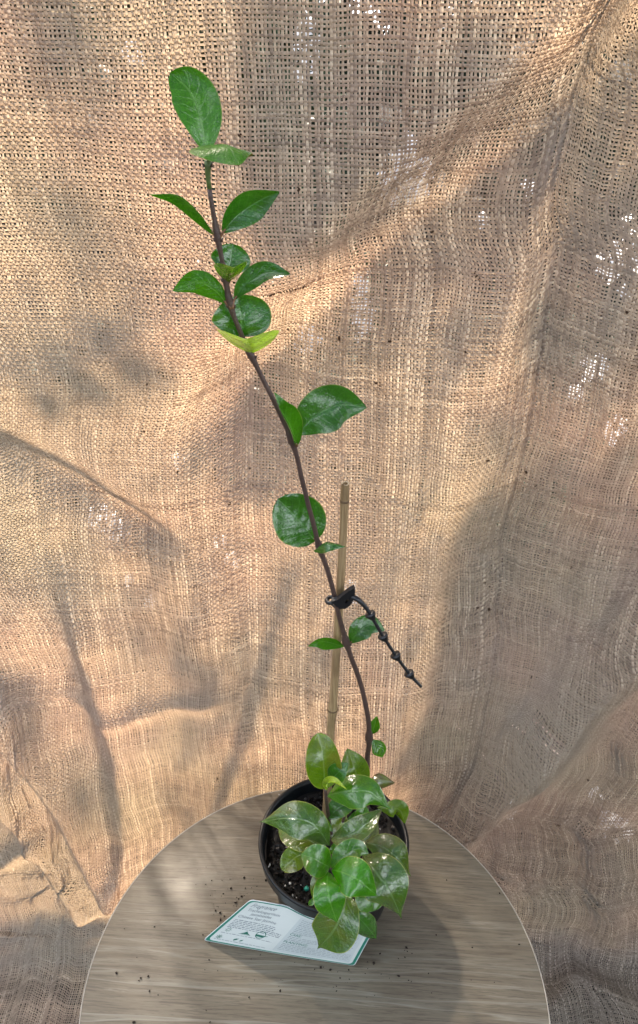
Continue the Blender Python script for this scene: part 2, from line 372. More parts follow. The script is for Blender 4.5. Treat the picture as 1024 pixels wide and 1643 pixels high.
def cloth_pos(x, zn):
    """nominal (x, z) to world: hangs at YC, rounds the foot, then lies forward on the floor"""
    d = samp(DISP, x, zn)
    zb = FLOOR + RC                                  # where the bend begins
    s = np.maximum(zb - zn, 0.0); arc = RC * math.pi / 2
    th = np.clip(s / RC, 0, math.pi / 2); fl = np.maximum(s - arc, 0)
    y = YC - RC * (1 - np.cos(th)) - fl
    z = np.where(zn > zb, zn, zb - RC * np.sin(th))
    ny = -np.cos(th); nz = np.sin(th)
    d = np.where(th > 0.6, np.maximum(d, 0.0) * 0.6 + 0.004, d)
    return np.stack([x, y + ny * d, z + nz * d], -1)
PN = cloth_pos(XX, ZZ)
def normals(P):
    a = np.gradient(P, axis=1); b = np.gradient(P, axis=0); n = np.cross(a, b)
    n /= np.linalg.norm(n, axis=-1, keepdims=True) + 1e-12
    return n
NRM = normals(PN)
if NRM[NZ // 3, NX // 2, 1] > 0: NRM = -NRM
HT = 0.00062
V_all = []; F_all = []; T_all = []; voff = 0
def ribbons(P, Nn, sgn, wid, tone, along):
    """P: [n_threads, n_nodes, 3]; two quads across, two steps per crossing"""
    global voff
    nt_, nn_ = P.shape[:2]
    C = np.empty((nt_, nn_ * 2 - 1, 3)); C[:, ::2] = P; C[:, 1::2] = (P[:, 1:] + P[:, :-1]) / 2
    NN = np.empty_like(C); NN[:, ::2] = Nn; NN[:, 1::2] = (Nn[:, 1:] + Nn[:, :-1]) / 2
    hh = np.zeros(C.shape[:2]); hh[:, ::2] = sgn * HT
    T = np.gradient(C, axis=1); S = np.cross(T, NN); S /= np.linalg.norm(S, axis=-1, keepdims=True) + 1e-12
    W = np.repeat(wid, 2, axis=1)[:, :-1]; W = W * (1 + 0.10 * rng.normal(size=W.shape))
    W[:, ::2] *= 1.06; W[:, 1::2] *= 0.94
    top = C + NN * (hh + W * 0.36)[..., None]
    L = C + NN * (hh - W * 0.22)[..., None] - S * W[..., None]; R = C + NN * (hh - W * 0.22)[..., None] + S * W[..., None]
    m = C.shape[1]
    V = np.stack([L, top, R], axis=2).reshape(-1, 3)
    tn = np.repeat(np.repeat(tone, 2, axis=1)[:, :-1].reshape(-1), 3)
    base = (np.arange(nt_)[:, None] * m + np.arange(m - 1)[None]) * 3 + voff
    b = base.reshape(-1)
    q1 = np.stack([b, b + 1, b + 4, b + 3], 1); q2 = np.stack([b + 1, b + 2, b + 5, b + 4], 1)
    V_all.append(V); F_all.append(q1); F_all.append(q2); T_all.append(tn); voff += len(V)
par = ((it[None, :] + jt[:, None]) % 2) * 2 - 1
ww = PT * 0.316 * np.exp(rng.normal(0, 0.16, NX)); wt = np.clip(0.56 + rng.normal(0, 0.20, NX), 0, 1)
fw = PT * 0.300 * np.exp(rng.normal(0, 0.13, NZ)); ft = np.clip(0.42 + rng.normal(0, 0.13, NZ), 0, 1)
slub_w = (0.80 + 0.42 * vnoise(I2 * 14, J2, 0.02, 31)).T; slub_f = 0.80 + 0.42 * vnoise(I2, J2 * 14, 0.02, 32)
ton_w = (vnoise(I2 * 9, J2, 0.012, 33) - 0.5).T * 0.7; ton_f = (vnoise(I2, J2 * 9, 0.012, 34) - 0.5) * 0.7
ribbons(PN.transpose(1, 0, 2), NRM.transpose(1, 0, 2), par.T, ww[:, None] * slub_w, np.clip(wt[:, None] + ton_w, 0, 1), 0)
ribbons(PN, NRM, -par, fw[:, None] * slub_f, np.clip(ft[:, None] + ton_f, 0, 1), 1)
# loose fibres standing off the threads
NFZ = 75000
fj = rng.integers(2, NZ - 2, NFZ); fi = rng.integers(2, NX - 2, NFZ)
c = PN[fj, fi] + rng.normal(0, 0.0012, (NFZ, 3)); n_ = NRM[fj, fi]
tx = PN[fj, fi + 1] - PN[fj, fi]; tx /= np.linalg.norm(tx, axis=1)[:, None]; ty = np.cross(n_, tx)
ang = rng.uniform(0, 2 * np.pi, NFZ); dr = tx * np.cos(ang)[:, None] + ty * np.sin(ang)[:, None]; pr_ = tx * -np.sin(ang)[:, None] + ty * np.cos(ang)[:, None]
ln = rng.uniform(0.0015, 0.0045, NFZ)[:, None]; cv = rng.normal(0, 0.35, NFZ)[:, None]; wd = 0.00009
a0 = c - dr * ln + n_ * 0.0006; a1 = c + pr_ * ln * cv * 0.6 + n_ * 0.0014; a2 = c + dr * ln + n_ * rng.uniform(0.0004, 0.0022, NFZ)[:, None]
V = np.stack([a0 - pr_ * wd, a0 + pr_ * wd, a1 - pr_ * wd, a1 + pr_ * wd, a2 - pr_ * wd, a2 + pr_ * wd], 1).reshape(-1, 3)
b = np.arange(NFZ) * 6 + voff
F_all.append(np.stack([b, b + 1, b + 3, b + 2], 1)); F_all.append(np.stack([b + 2, b + 3, b + 5, b + 4], 1))
V_all.append(V); T_all.append(np.repeat(rng.uniform(0.3, 1.0, NFZ), 6)); voff += len(V)
VV = np.concatenate(V_all).astype(np.float32); FF = np.concatenate(F_all).astype(np.int32); TT = np.concatenate(T_all).astype(np.float32)
me = bpy.data.meshes.new('burlap_backdrop')
me.vertices.add(len(VV)); me.vertices.foreach_set('co', VV.ravel())
me.loops.add(FF.size); me.loops.foreach_set('vertex_index', FF.ravel())
me.polygons.add(len(FF)); me.polygons.foreach_set('loop_start', np.arange(0, FF.size, 4, dtype=np.int32))
me.polygons.foreach_set('use_smooth', np.ones(len(FF), dtype=bool))
me.update(calc_edges=True)
at = me.attributes.new('tone', 'FLOAT', 'POINT'); at.data.foreach_set('value', TT)
me.materials.append(MJ)
cloth = link(bpy.data.objects.new('burlap_backdrop', me))
tag(cloth, 'coarse brown burlap cloth hanging in folds behind the round table', 'burlap cloth')

t = MB()
def chunk(mb, c, s, m=0, el=None):
    el = el if el is not None else rng.uniform(0.5, 1.6, 3)
    R = Matrix.Rotation(rng.uniform(0, 6.28), 3, Vector(rng.normal(size=3)))
    base = [(1, 0, 0), (-1, 0, 0), (0, 1, 0), (0, -1, 0), (0, 0, 1), (0, 0, -1)]
    v = [Vector(c) + R @ Vector((b[0] * s * el[0], b[1] * s * el[1], b[2] * s * el[2])) * rng.uniform(.7, 1.2) for b in base]
    mb.add(v, [(0, 2, 4), (2, 1, 4), (1, 3, 4), (3, 0, 4), (2, 0, 5), (1, 2, 5), (3, 1, 5), (0, 3, 5)], m)
def on_cloth(px, py, off=.0022):
    x, z = P2(px, py); p = cloth_pos(np.array([x]), np.array([z]))[0]; return p + np.array([0, -off, 0])
FLK = [(767, 447), (764, 443), (772, 451), (458, 550), (461, 552), (232, 690), (545, 560), (784, 740), (781, 742), (783, 950), (790, 956), (922, 925), (771, 985), (788, 988), (700, 385), (1005, 500), (745, 560), (606, 620), (625, 555),
       (70, 690), (285, 758), (400, 758), (370, 805), (150, 1045), (310, 1058), (225, 1020), (60, 1270), (70, 1512), (870, 1560), (945, 1600), (850, 770), (866, 790), (920, 822), (850, 1080), (350, 1240), (240, 610), (480, 300), (385, 215), (500, 690), (940, 1240)]
for a, b_ in FLK:
    chunk(t, on_cloth(a, b_), rng.uniform(.0007, .0016)); chunk(t, on_cloth(a + rng.uniform(-3, 3), b_ + rng.uniform(-3, 3)), rng.uniform(.0006, .0014))
for k in range(16): chunk(t, on_cloth(432 + k * 4.2, 465 + rng.normal(0, .7)), rng.uniform(.0007, .0014))
fk = t.build('bark_flecks', simple('fleck', (0.055, 0.028, 0.016), .8, .2, .5, 200), cloth, smooth=False); fk['kind'] = 'stuff'

# ------------------------------------------------------------------ unseen tree added to dapple the cloth; white clumps stand in for bright background
def leaf_cloud(mb, centre, rad, n, size, squash=None):
    for _ in range(n):
        v = rng.normal(size=3); v /= np.linalg.norm(v); p = np.array(centre) + v * rad * rng.random() ** 0.4
        d = Vector(rng.normal(size=3)).normalized(); e = d.orthogonal().normalized(); l = size * rng.uniform(0.7, 1.3); w = l * 0.42
        nrm = d.cross(e) * (l * 0.12); p = Vector(p)
        mb.add([p - d * l * .5, p - e * w * .5 + nrm, p + d * l * .5, p + e * w * .5 + nrm, p], [(0, 1, 4), (1, 2, 4), (2, 3, 4), (3, 0, 4)], 0,
               [(0, .5), (.5, 0), (1, .5), (.5, 1), (.5, .5)])
SD = np.array(SUN_DIR)
tree = empty('unseen_dapple_tree')
tag(tree, 'unseen tree beyond the burlap, leaf clumps placed to dapple the cloth with soft shade', 'tree')
tc = MB(); tb = MB()
trunk_pts = [(0.9, 2.0, FLOOR - .02), (0.86, 1.96, 0.3), (0.78, 1.86, 0.9), (0.6, 1.7, 1.4), (0.2, 1.6, 1.75), (-0.3, 1.55, 1.9)]
tb.tube(spline(trunk_pts, 24), list(np.linspace(0.07, 0.02, 24)), 10)
#          px,  py, radius, leaves, distance of leaf clumps placed to shade these spots
BLOBS = [(600, 190, 0.070, 120, .9), (520, 250, 0.060, 90, .9), (690, 230, 0.060, 80, .9), (760, 150, .05, 50, .9), (440, 140, 0.035, 40, .9), (600, 330, 0.050, 60, .9), (480, 340, .04, 40, .9),
         (60, 60, 0.05, 24, .9), (400, 30, 0.03, 14, .8), (70, 635, 0.016, 16, .5), (130, 600, 0.018, 20, .5), (200, 555, 0.016, 14, .5), (130, 330, .03, 6, .9),
         (960, 140, .06, 34, 1.0), (1000, 350, .07, 44, 1.0), (960, 520, .07, 44, 1.0), (1010, 700, .07, 50, 1.0), (850, 620, .05, 16, .9), (900, 820, .08, 70, 1.0),
         (740, 1000, 0.06, 60, 1.1), (830, 930, 0.07, 70, 1.1), (980, 950, 0.10, 160, 1.1), (700, 1120, 0.06, 80, 1.1), (800, 1080, 0.08, 140, 1.1), (900, 1090, 0.10, 200, 1.2), (1000, 1130, 0.10, 200, 1.2),
         (720, 1220, 0.08, 170, 1.25), (820, 1230, 0.10, 240, 1.25), (930, 1260, 0.12, 300, 1.25), (1030, 1300, 0.12, 260, 1.25), (780, 1350, 0.10, 240, 1.3), (880, 1400, 0.12, 300, 1.3), (1000, 1430, 0.13, 300, 1.3), (920, 1540, 0.13, 300, 1.3), (1020, 1580, 0.13, 260, 1.3), (880, 1640, .12, 240, 1.3),
         (610, 1160, .03, 16, 1.0), (20, 1590, 0.10, 200, 1.0), (110, 1590, 0.08, 140, 1.0), (60, 1680, 0.10, 200, 1.0), (170, 1640, 0.08, 120, 1.0), (280, 1290, .02, 5, .8), (110, 1240, .025, 14, .8), (20, 1130, .03, 14, .8), (420, 700, .03, 6, .9), (250, 1030, .03, 10, .9), (330, 1080, .02, 8, .9)]
for px, py, r, n, ds in BLOBS:
    cpt = aty(px, py, YC); ctr = cpt + SD * ds
    leaf_cloud(tc, ctr, r, n, 0.045)
def shade_branch(px, ds, r0, r1):
    q = spline([aty(a, b_, YC) + SD * ds for a, b_ in px], 20); tb.tube(q, list(np.linspace(r0, r1, 20)), 8)
shade_branch([(-260, 640), (-60, 715), (60, 765), (170, 815), (290, 888)], .28, .024, .004)
tc.build('crown', MSHRUB, tree, smooth=False); tb.build('trunk', simple('bark', (0.10, 0.075, 0.055), 0.9, 0.2, 0.4, 20, 0.8, 60), tree)
# unseen near-side tree added to break up the sky that the leaves mirror
ntree = empty('added_shade_tree')
tag(ntree, 'unseen leafy tree added on the near side to break up the sky in the glossy leaves', 'tree')
tc = MB(); tb = MB()
tb.tube(spline([(-1.9, -2.2, FLOOR - .02), (-1.8, -2.1, 0.8), (-1.5, -1.8, 1.9), (-0.8, -1.4, 2.7), (0.3, -1.0, 3.2)], 24), list(np.linspace(0.13, 0.03, 24)), 12)
for k in range(110):
    a = rng.uniform(-2.6, 2.6); b_ = rng.uniform(-3.0, 0.15); h = 1.5 + 1.6 * rng.random() + 0.3 * abs(b_)
    if b_ > -1.0 and abs(a) < 1.1: continue
    leaf_cloud(tc, (a, b_, h), rng.uniform(.18, .36), 36, 0.13)
for k in range(60):  # low boughs added to darken the lower right of the cloth
    leaf_cloud(tc, (rng.uniform(0.85, 1.6), rng.uniform(-0.7, 0.35), rng.uniform(-0.35, 1.0)), rng.uniform(.14, .24), 40, 0.10)
tb.tube(spline([(-0.8, -1.4, 2.7), (0.4, -1.0, 2.5), (1.1, -0.5, 1.6), (1.2, -0.2, 0.2)], 20), list(np.linspace(0.04, 0.008, 20)), 8)
tc.build('crown', MSHRUB, ntree, smooth=False); tb.build('trunk', bpy.data.materials['bark'], ntree)

shrub = empty('bright_spot_shrub')
tag(shrub, 'dark shrub with added white clumps standing in for bright background through the weave', 'shrub')
fol = MB()
for k in range(26):
    leaf_cloud(fol, (rng.uniform(-0.9, 0.9), rng.uniform(1.25, 1.9), rng.uniform(-0.4, 0.25)), 0.16, 30, 0.05)
fol.build('foliage', MHEDGE, shrub, smooth=False)
st = MB()
BRIGHTS = [(491, 88, .010, 2.3), (655, 275, .020, 1.2), (640, 292, .015, 1.1), (668, 288, .014, 1.1), (581, 492, .012, 2.6), (585, 508, .010, 1.6), (1000, 412, .019, 1.7), (492, 547, .012, 1.0), (950, 592, .012, 1.2), (925, 630, .008, 1.2),
       (775, 352, .007, 1.0), (213, 85, .008, 1.0), (165, 832, .014, 1.2), (188, 848, .011, 1.0), (285, 738, .007, 1.3), (353, 870, .009, 1.0), (372, 896, .009, 1.0), (242, 968, .007, 1.4), (985, 1335, .024, 1.1), (1004, 1345, .018, 1.0),
       (822, 1300, .010, 1.8), (955, 1275, .010, 1.0), (560, 950, .012, 1.0), (985, 690, .012, 1.2), (850, 300, .006, 1.0), (205, 930, .007, 1.0)]
for px, py, r, tall in BRIGHTS:  # added white clumps, in place of bright background showing through the weave
    c3 = aty(px, py, 0.80 if py > 1200 else 1.0); r *= 1.3
    pm = MB()
    for _ in range(34):
        v = rng.normal(size=3); v /= np.linalg.norm(v); v *= np.array([1, 1, tall]) * r * rng.uniform(0.5, 1.0) * (c3[1] / 0.8)
        p = Vector(c3 + v); d = Vector(rng.normal(size=3)).normalized(); e = d.orthogonal().normalized(); q = r * 0.45
        pm.add([p - d * q, p - e * q * .7, p + d * q, p + e * q * .7], [(0, 1, 2, 3)])
    pm.build('bright_clump', MBRIGHT, shrub, smooth=False)
    st.tube(spline([(c3[0] * 0.8, c3[1] + .25, FLOOR - .01), (c3[0] * 0.95, c3[1] + .12, (c3[2] + FLOOR) / 2), c3], 10), list(np.linspace(.005, .0015, 10)), 5)
st.build('stem', MSTEM, shrub)

hedge = empty('hedge'); tag(hedge, 'dark hedge far behind the burlap, seen only as darkness in its holes', 'hedge')
hv = MB()
for _ in range(5200):
    c_ = (rng.uniform(-5, 5), rng.uniform(5.6, 6.4), rng.uniform(FLOOR, 2.0)); leaf_cloud(hv, c_, 0.1, 1, 0.34)
hv.build('foliage', MHEDGE, hedge, smooth=False)
# ------------------------------------------------------------------ round table
TX, TY, TR = 0.0022, 0.338, 0.2123
def make_wood():
    m, nt, nn, ll, out = mat('oak_laminate')
    co = objco(nt); rot = mapping(nt, co, (1, 1, 1), (0, 0, math.radians(2.5)))
    warp = noise(nt, mapping(nt, rot, (1.0, 3.2, 1)), 4.0, 2, 0.5)
    sx = N(nt, 'ShaderNodeSeparateXYZ'); ll.new(rot, sx.inputs[0])
    yy = math_n(nt, 'ADD', sx.outputs[1], math_n(nt, 'MULTIPLY', math_n(nt, 'SUBTRACT', warp, 0.5), 0.015))
    cb = N(nt, 'ShaderNodeCombineXYZ'); ll.new(math_n(nt, 'MULTIPLY', sx.outputs[0], 0.05), cb.inputs[0]); ll.new(yy, cb.inputs[1])
    g1 = noise(nt, cb.outputs[0], 190, 4, 0.65); g2 = noise(nt, cb.outputs[0], 620, 3, 0.7)
    f = noise(nt, mapping(nt, rot, (0.05, 1, 1)), 430, 3, 0.7)
    c = ramp(nt, g1, [(0.30, (0.110, 0.088, 0.060)), (0.47, (0.145, 0.122, 0.087)), (0.60, (0.168, 0.145, 0.106)), (0.72, (0.24, 0.215, 0.168))])
    c = mixc(nt, ramp(nt, g2, [(0.41, 0.6), (0.47, 0.0)]), c, (0.072, 0.057, 0.042))
    c = mixc(nt, ramp(nt, f, [(0.53, 0.0), (0.59, 0.30)]), c, (0.055, 0.042, 0.030))
    # bleached cathedral streaks, mostly towards the near edge
    near = ramp(nt, sx.outputs[1], [(0.305, 1.0), (0.37, 0.45), (0.45, 0.15)])
    streak = ramp(nt, noise(nt, cb.outputs[0], 62, 2, 0.5), [(0.53, 0.0), (0.55, 0.7), (0.565, 0.3), (0.61, 0.0)])
    c = mixc(nt, math_n(nt, 'MULTIPLY', streak, near), c, (0.28, 0.27, 0.22))
    c = mixc(nt, ramp(nt, noise(nt, co, 6, 2), [(0.3, 0.0), (0.7, 0.22)]), c, (0.19, 0.172, 0.134))
    p = N(nt, 'ShaderNodeBsdfPrincipled', Roughness=0.42); ll.new(c, p.inputs['Base Color']); p.inputs['Specular IOR Level'].default_value = 0.35
    bn = N(nt, 'ShaderNodeBump', Strength=0.25, Distance=0.0004); ll.new(g2, bn.inputs['Height']); ll.new(bn.outputs[0], p.inputs['Normal'])
    ll.new(p.outputs[0], out.inputs['Surface']); return m
table = empty('side_table')
tag(table, 'round side table with a grey brown oak grain top holding the potted vine', 'table')
t = MB(); nseg = 192
t.lathe([(TR - .0008, -0.0006), (TR - .0016, 0.0), (0.10, 0.0), (0.0001, 0.0)], TX, TY, nseg)
t.lathe([(0.0001, -0.018), (TR - .0008, -0.018), (TR - .0008, -0.0006)], TX, TY, nseg)
t.build('table_top', make_wood(), table)
t = MB(); t.lathe([(TR - .0007, -0.0182), (TR, -0.0176), (TR, -0.0004), (TR - .0006, 0.0001), (TR - .0013, 0.0001), (TR - .0013, -.0004)], TX, TY, nseg)
t.build('edge_band', simple('edge_band', (0.34, 0.31, 0.26), 0.45, 0.5, 0.08), table)
MLEG = simple('leg_timber', (0.28, 0.22, 0.15), 0.5, 0.4, 0.2)
for k in range(3):
    q = math.radians(90 + 120 * k); t = MB()
    t.tube([(TX + .11 * math.cos(q), TY + .11 * math.sin(q), -0.0185), (TX + .15 * math.cos(q), TY + .13 * math.sin(q), FLOOR + 0.012)], [0.014, 0.009], 14)
    t.build('leg', MLEG, table)

# ------------------------------------------------------------------ potted vine
PX, PY, PR, PH = 0.0182, 0.4300, 0.0731, 0.085
plant = empty('potted_vine')
tag(plant, 'tall glossy green climbing vine growing in a black plastic pot', 'potted plant')
t = MB()
t.lathe([(0.0001, 0.0008), (0.0545, 0.0008), (0.0563, 0.002), (0.0570, 0.012), (0.0655, PH - 0.020), (0.0657, PH - 0.017)], PX, PY)
pot = t.build('pot', MPOT, plant)
t = MB()
t.lathe([(0.0655, PH - 0.0172), (0.0708, PH - 0.0165), (0.0718, PH - 0.004), (PR - .0004, PH - 0.0008), (PR - .0022, PH), (0.0692, PH - 0.0006), (0.0680, PH - 0.003), (0.0662, PH - 0.022)], PX, PY)
t.build('pot_rim', MPOT, pot)
# soil
SZ = PH - 0.0165
t = MB(); nr, na = 26, 90; v = []; f = []
for i in range(nr + 1):
    r = 0.0668 * i / nr
    for k in range(na):
        q = 2 * math.pi * k / na; x = PX + r * math.cos(q); y = PY + r * math.sin(q)
        v.append((x, y, SZ + 0.006 * (float(vnoise(x, y, .012, 41)) - .5) + 0.004 * (float(vnoise(x, y, .004, 42)) - .5)))
for i in range(nr):
    for k in range(na): f.append((i * na + k, (i + 1) * na + k, (i + 1) * na + (k + 1) % na, i * na + (k + 1) % na))
t.add(v, f)
soil = t.build('soil', MSOIL, plant)
def chunk(mb, c, s, m=0, el=None):
    el = el if el is not None else rng.uniform(0.5, 1.6, 3)
    R = Matrix.Rotation(rng.uniform(0, 6.28), 3, Vector(rng.normal(size=3)))
    base = [(1, 0, 0), (-1, 0, 0), (0, 1, 0), (0, -1, 0), (0, 0, 1), (0, 0, -1)]
    v = [Vector(c) + R @ Vector((b[0] * s * el[0], b[1] * s * el[1], b[2] * s * el[2])) * rng.uniform(.7, 1.2) for b in base]
    mb.add(v, [(0, 2, 4), (2, 1, 4), (1, 3, 4), (3, 0, 4), (2, 0, 5), (1, 2, 5), (3, 1, 5), (0, 3, 5)], m)
t = MB()
for _ in range(1500):
    r = 0.063 * math.sqrt(rng.random()); q = rng.uniform(0, 6.28); x = PX + r * math.cos(q); y = PY + r * math.sin(q)
    chunk(t, (x, y, SZ + rng.uniform(-.001, .004)), rng.choice([.0009, .0014, .0022, .0030], p=[.35, .35, .2, .1]))
bc = t.build('bark_chips', MCHIP, soil, smooth=False); bc['kind'] = 'stuff'
t = MB()
for px, py, s in ((466, 1417, .0013), (433, 1388, .0015), (431, 1391, .0010), (470, 1436, .0010), (498, 1256, .0008), (483, 1420, .0007), (655, 1345, .0006), (476, 1440, .0008), (448, 1275, .0007), (610, 1330, .0009), (625, 1345, .0008)):
    pt_ = MB(); chunk(pt_, atz(px, py, SZ + .004), s); pt_.build('perlite_grain', MPERL, soil, smooth=False)
for _ in range(40):
    r = 0.062 * math.sqrt(rng.random()); q = rng.uniform(0, 6.28); chunk(t, (PX + r * math.cos(q), PY + r * math.sin(q), SZ + .0045), rng.uniform(.0003, .0008))
t.build('perlite_dust', MPERL, soil, smooth=False)['kind'] = 'stuff'
t = MB(); c = atz(492, 1426, SZ + .005)
t.tube([c + np.array([0, 0, z]) for z in (-.0022, -.0016, 0, .0016, .0022)], [.0006, .0018, .0024, .0018, .0006], 12); t.build('fertiliser_pellet', MTEAL, soil)

# ---- leaves
def outline(u, kind):
    if kind == 'round': return np.sin(np.pi * np.clip(u, 0, 1) ** 0.95) ** 0.52
    if kind == 'obov':  return np.sin(np.pi * np.clip(u, 0, 1) ** 1.15) ** 0.62
    if kind == 'tip':   # elliptic with a drawn-out point
        b = np.sin(np.pi * np.clip(u / 0.96, 0, 1) ** 0.92) ** 0.92 * (1 - 0.30 * sstep(.55, .95, u)) * 1.04; tail = 0.14 * np.clip((1 - u) / 0.22, 0, 1) ** .7
        return np.maximum(b, np.where(u > 0.7, tail, 0)) * (u < 0.9999)
    return np.sin(np.pi * np.clip(u, 0, 1) ** 0.98) ** 0.84 * (1 - 0.12 * sstep(.6, .98, u)) * 1.02
def leaf(name_mat, mid, width, kind='ell', roll=0.0, roll1=None, cup=0.12, side=None, wave=0.0, crinkle=0.0, pet=None, label=None, asym=0.0, edgecurl=0.0, nu=30, ns=16, twist=0.0):
    """mid: world points along the midrib; width in metres; roll: degrees round the midrib from facing the camera"""
    C = spline(mid, nu); T = np.gradient(C, axis=0); T /= np.linalg.norm(T, axis=1)[:, None]
    if roll1 is None: roll1 = roll
    cup *= 1.7; verts = []; uv = []; L = np.linalg.norm(np.diff(C, axis=0), axis=1).sum()
    lastS = None
    for i, u in enumerate(np.linspace(0, 1, nu)):
        view = H3 - C[i]; view /= np.linalg.norm(view)
        if side is not None:
            s = np.array(side, float); s -= T[i] * s.dot(T[i]); s /= np.linalg.norm(s)
        else:
            s = np.cross(T[i], view); s /= np.linalg.norm(s) + 1e-9
        n = np.cross(s, T[i])
        a = math.radians(roll + (roll1 - roll) * u)
        s2 = s * math.cos(a) + n * math.sin(a); n2 = -s * math.sin(a) + n * math.cos(a)
        w = width * 0.5 * float(outline(np.array(u), kind))
        for k in range(ns + 1):
            q = k / ns * 2 - 1; aq = abs(q)
            ww_ = w * (1 + asym * q)
            h = ww_ * (cup * 2 * aq ** 1.4 - edgecurl * aq ** 4)
            h += wave * ww_ * math.sin(u * 9.5 + (1.3 if q > 0 else 0)) * aq ** 2
            h += 0.010 * width * math.sin(7 * u + 3 * q + 40 * float(C[0][0])) + 0.006 * width * math.sin(13 * u - 6 * q)
            if crinkle: h += crinkle * width * math.cos(2 * math.pi * (u * 6 - aq * 2.4)) * (aq * (1 - aq) * 3.2) * math.sin(math.pi * min(1, u * 1.05))
            p = C[i] + s2 * (q * ww_ * math.cos(min(1.2, abs(cup) * 0.9))) + n2 * h
            verts.append(p); uv.append((u, (q + 1) / 2))
    f = []
    for i in range(nu - 1):
        for k in range(ns):
            a_ = i * (ns + 1) + k; f.append((a_, a_ + 1, a_ + ns + 2, a_ + ns + 1))
    # make sure the upper face looks along +n
    v0, v1, v2 = (np.array(verts[j]) for j in f[(nu // 2) * ns + ns // 2][:3]); fn = np.cross(v1 - v0, v2 - v1)
    i = nu // 2; view = H3 - C[i]; s = np.array(side, float) if side is not None else np.cross(T[i], view); n = np.cross(s, T[i])
    a = math.radians(roll); n = n / np.linalg.norm(n) * math.cos(a) - s / np.linalg.norm(s) * math.sin(a)
    if fn.dot(n) < 0: f = [g_[::-1] for g_ in f]
    mb = MB(); mb.add(verts, f, 0, uv)
    if pet is not None:
        q = spline([pet, np.array(pet) * 0.5 + C[0] * 0.5 + np.array([0, 0, .0006]), C[0], C[2]], 8); mb.tube(q, list(np.linspace(.00105, .0005, 8)), 7, 1)
    o = mb.build('leaf', [ML[name_mat], MPET if name_mat in ('dark', 'deep', 'russet') else MSTEMG], plant)
    if label: o['label'] = label
    return o
def PXW(wpx, p): return wpx / FPX * float((np.array(p) - H3) @ np.array([0, math.cos(PITCH), -math.sin(PITCH)]))
# vine leaf from (px, py, depth y)
def VL(m, pts, wpx, **kw):
    P = [aty(*q) for q in pts]; 
    if 'pet' in kw and kw['pet'] is not None: kw['pet'] = aty(*kw['pet'])
    return leaf(m, P, PXW(wpx, P[len(P) // 2]), **kw)
def CL(m, pts, wpx, **kw):          # cluster leaf from (px, py, height z)
    P = [atz(*q) for q in pts]
    if 'pet' in kw and kw['pet'] is not None: kw['pet'] = atz(*kw['pet'])
    return leaf(m, P, PXW(wpx, P[len(P) // 2]), **kw)

# ---- the long stem
STEM = [(587, 1322, .463), (588, 1250, .460), (592, 1188, .457), (590, 1150, .455), (577, 1090, .452), (557, 1036, .448), (545, 990, .444), (530, 928, .442), (514, 882, .440),
        (500, 830, .438), (485, 768, .436), (469, 710, .434), (436, 634, .432), (404, 572, .430), (384, 530, .428), (371, 492, .427), (360, 440, .426), (350, 386, .425), (341, 330, .424), (334, 280, .424), (334, 256, .424)]
sp = spline([aty(*q) for q in STEM], 170)
rad = np.linspace(.0026, .00125, 170)
nodes = [(592, 1188), (556, 1037), (514, 884), (469, 710), (404, 574), (372, 497), (366, 455), (350, 387), (334, 270)]
for npx, npy in nodes:
    d = np.array([np.linalg.norm(np.cross(ray(npx, npy), q - H3)) / np.linalg.norm(ray(npx, npy)) for q in sp]); k = d.argmin()
    for j in range(-2, 3):
        if 0 <= k + j < 170: rad[k + j] = max(rad[k + j], rad[k] * 1.0) * (1 + 0.42 * math.exp(-(j / 1.1) ** 2))
sp += np.stack([vnoise(np.arange(170), 0 * np.arange(170), 5, s_) - .5 for s_ in (51, 52, 53)], 1) * 0.0010
t = MB(); cut = 165
t.tube(sp[:cut + 1], list(rad[:cut + 1]), 10); t.tube(sp[cut:], list(rad[cut:]), 10, 1)
for npx, npy in nodes:                                  # little bud scales at the nodes
    d = np.array([np.linalg.norm(np.cross(ray(npx, npy), q - H3)) / np.linalg.norm(ray(npx, npy)) for q in sp]); k = d.argmin()
    for sx in (-1, 1):
        c = sp[k] + np.array([sx * rad[k] * .9, -.0006, .0004]); t.tube([c, c + np.array([sx * .0010, -.0004, .0016])], [.0009, .0003], 6)
t.build('stem', [MSTEM, MSTEMG], plant)

D = 'dark'
VL(D, [(332, 246, .428), (322, 190, .432), (303, 145, .436), (273, 117, .438)], 76, kind='obov', roll=-12, cup=.10, pet=(334, 262, .424), label='large top leaf')
VL('dull', [(334, 256, .423), (341, 234, .416), (366, 236, .398), (384, 266, .386)], 100, kind='ell', side=(-1, -0.05, 0.05), cup=-.09, pet=(334, 270, .424))
VL(D, [(345, 378, .424), (318, 342, .420), (285, 315, .416), (241, 312, .410)], 34, roll=58, cup=.15, pet=(350, 388, .425))
VL('deep', [(357, 374, .424), (378, 348, .424), (410, 325, .424), (449, 307, .418)], 50, roll=-12, cup=.12, wave=.06, pet=(351, 388, .425))
VL('deep', [(366, 440, .428), (370, 420, .432), (373, 391, .435)], 64, kind='round', roll=0, cup=.10, crinkle=.01)
VL('olive', [(367, 452, .424), (371, 440, .412), (375, 429, .397)], 54, kind='round', side=(1, 0, .1), cup=-.16)
VL(D, [(364, 488, .426), (345, 466, .423), (315, 452, .418), (277, 467, .408)], 38, roll=-6, cup=-.08, pet=(371, 495, .426))
VL('deep', [(376, 481, .427), (393, 458, .426), (425, 438, .424), (467, 440, .416)], 36, roll=22, cup=.10, pet=(373, 495, .426))
VL('deep', [(388, 541, .431), (388, 510, .434), (380, 474, .438)], 96, kind='round', cup=.10, crinkle=.006)
VL('pale', [(402, 567, .428), (398, 553, .410), (393, 544, .388)], 102, kind='round', side=(1, 0, 0), cup=-.125, label='pale underside turned to the light')
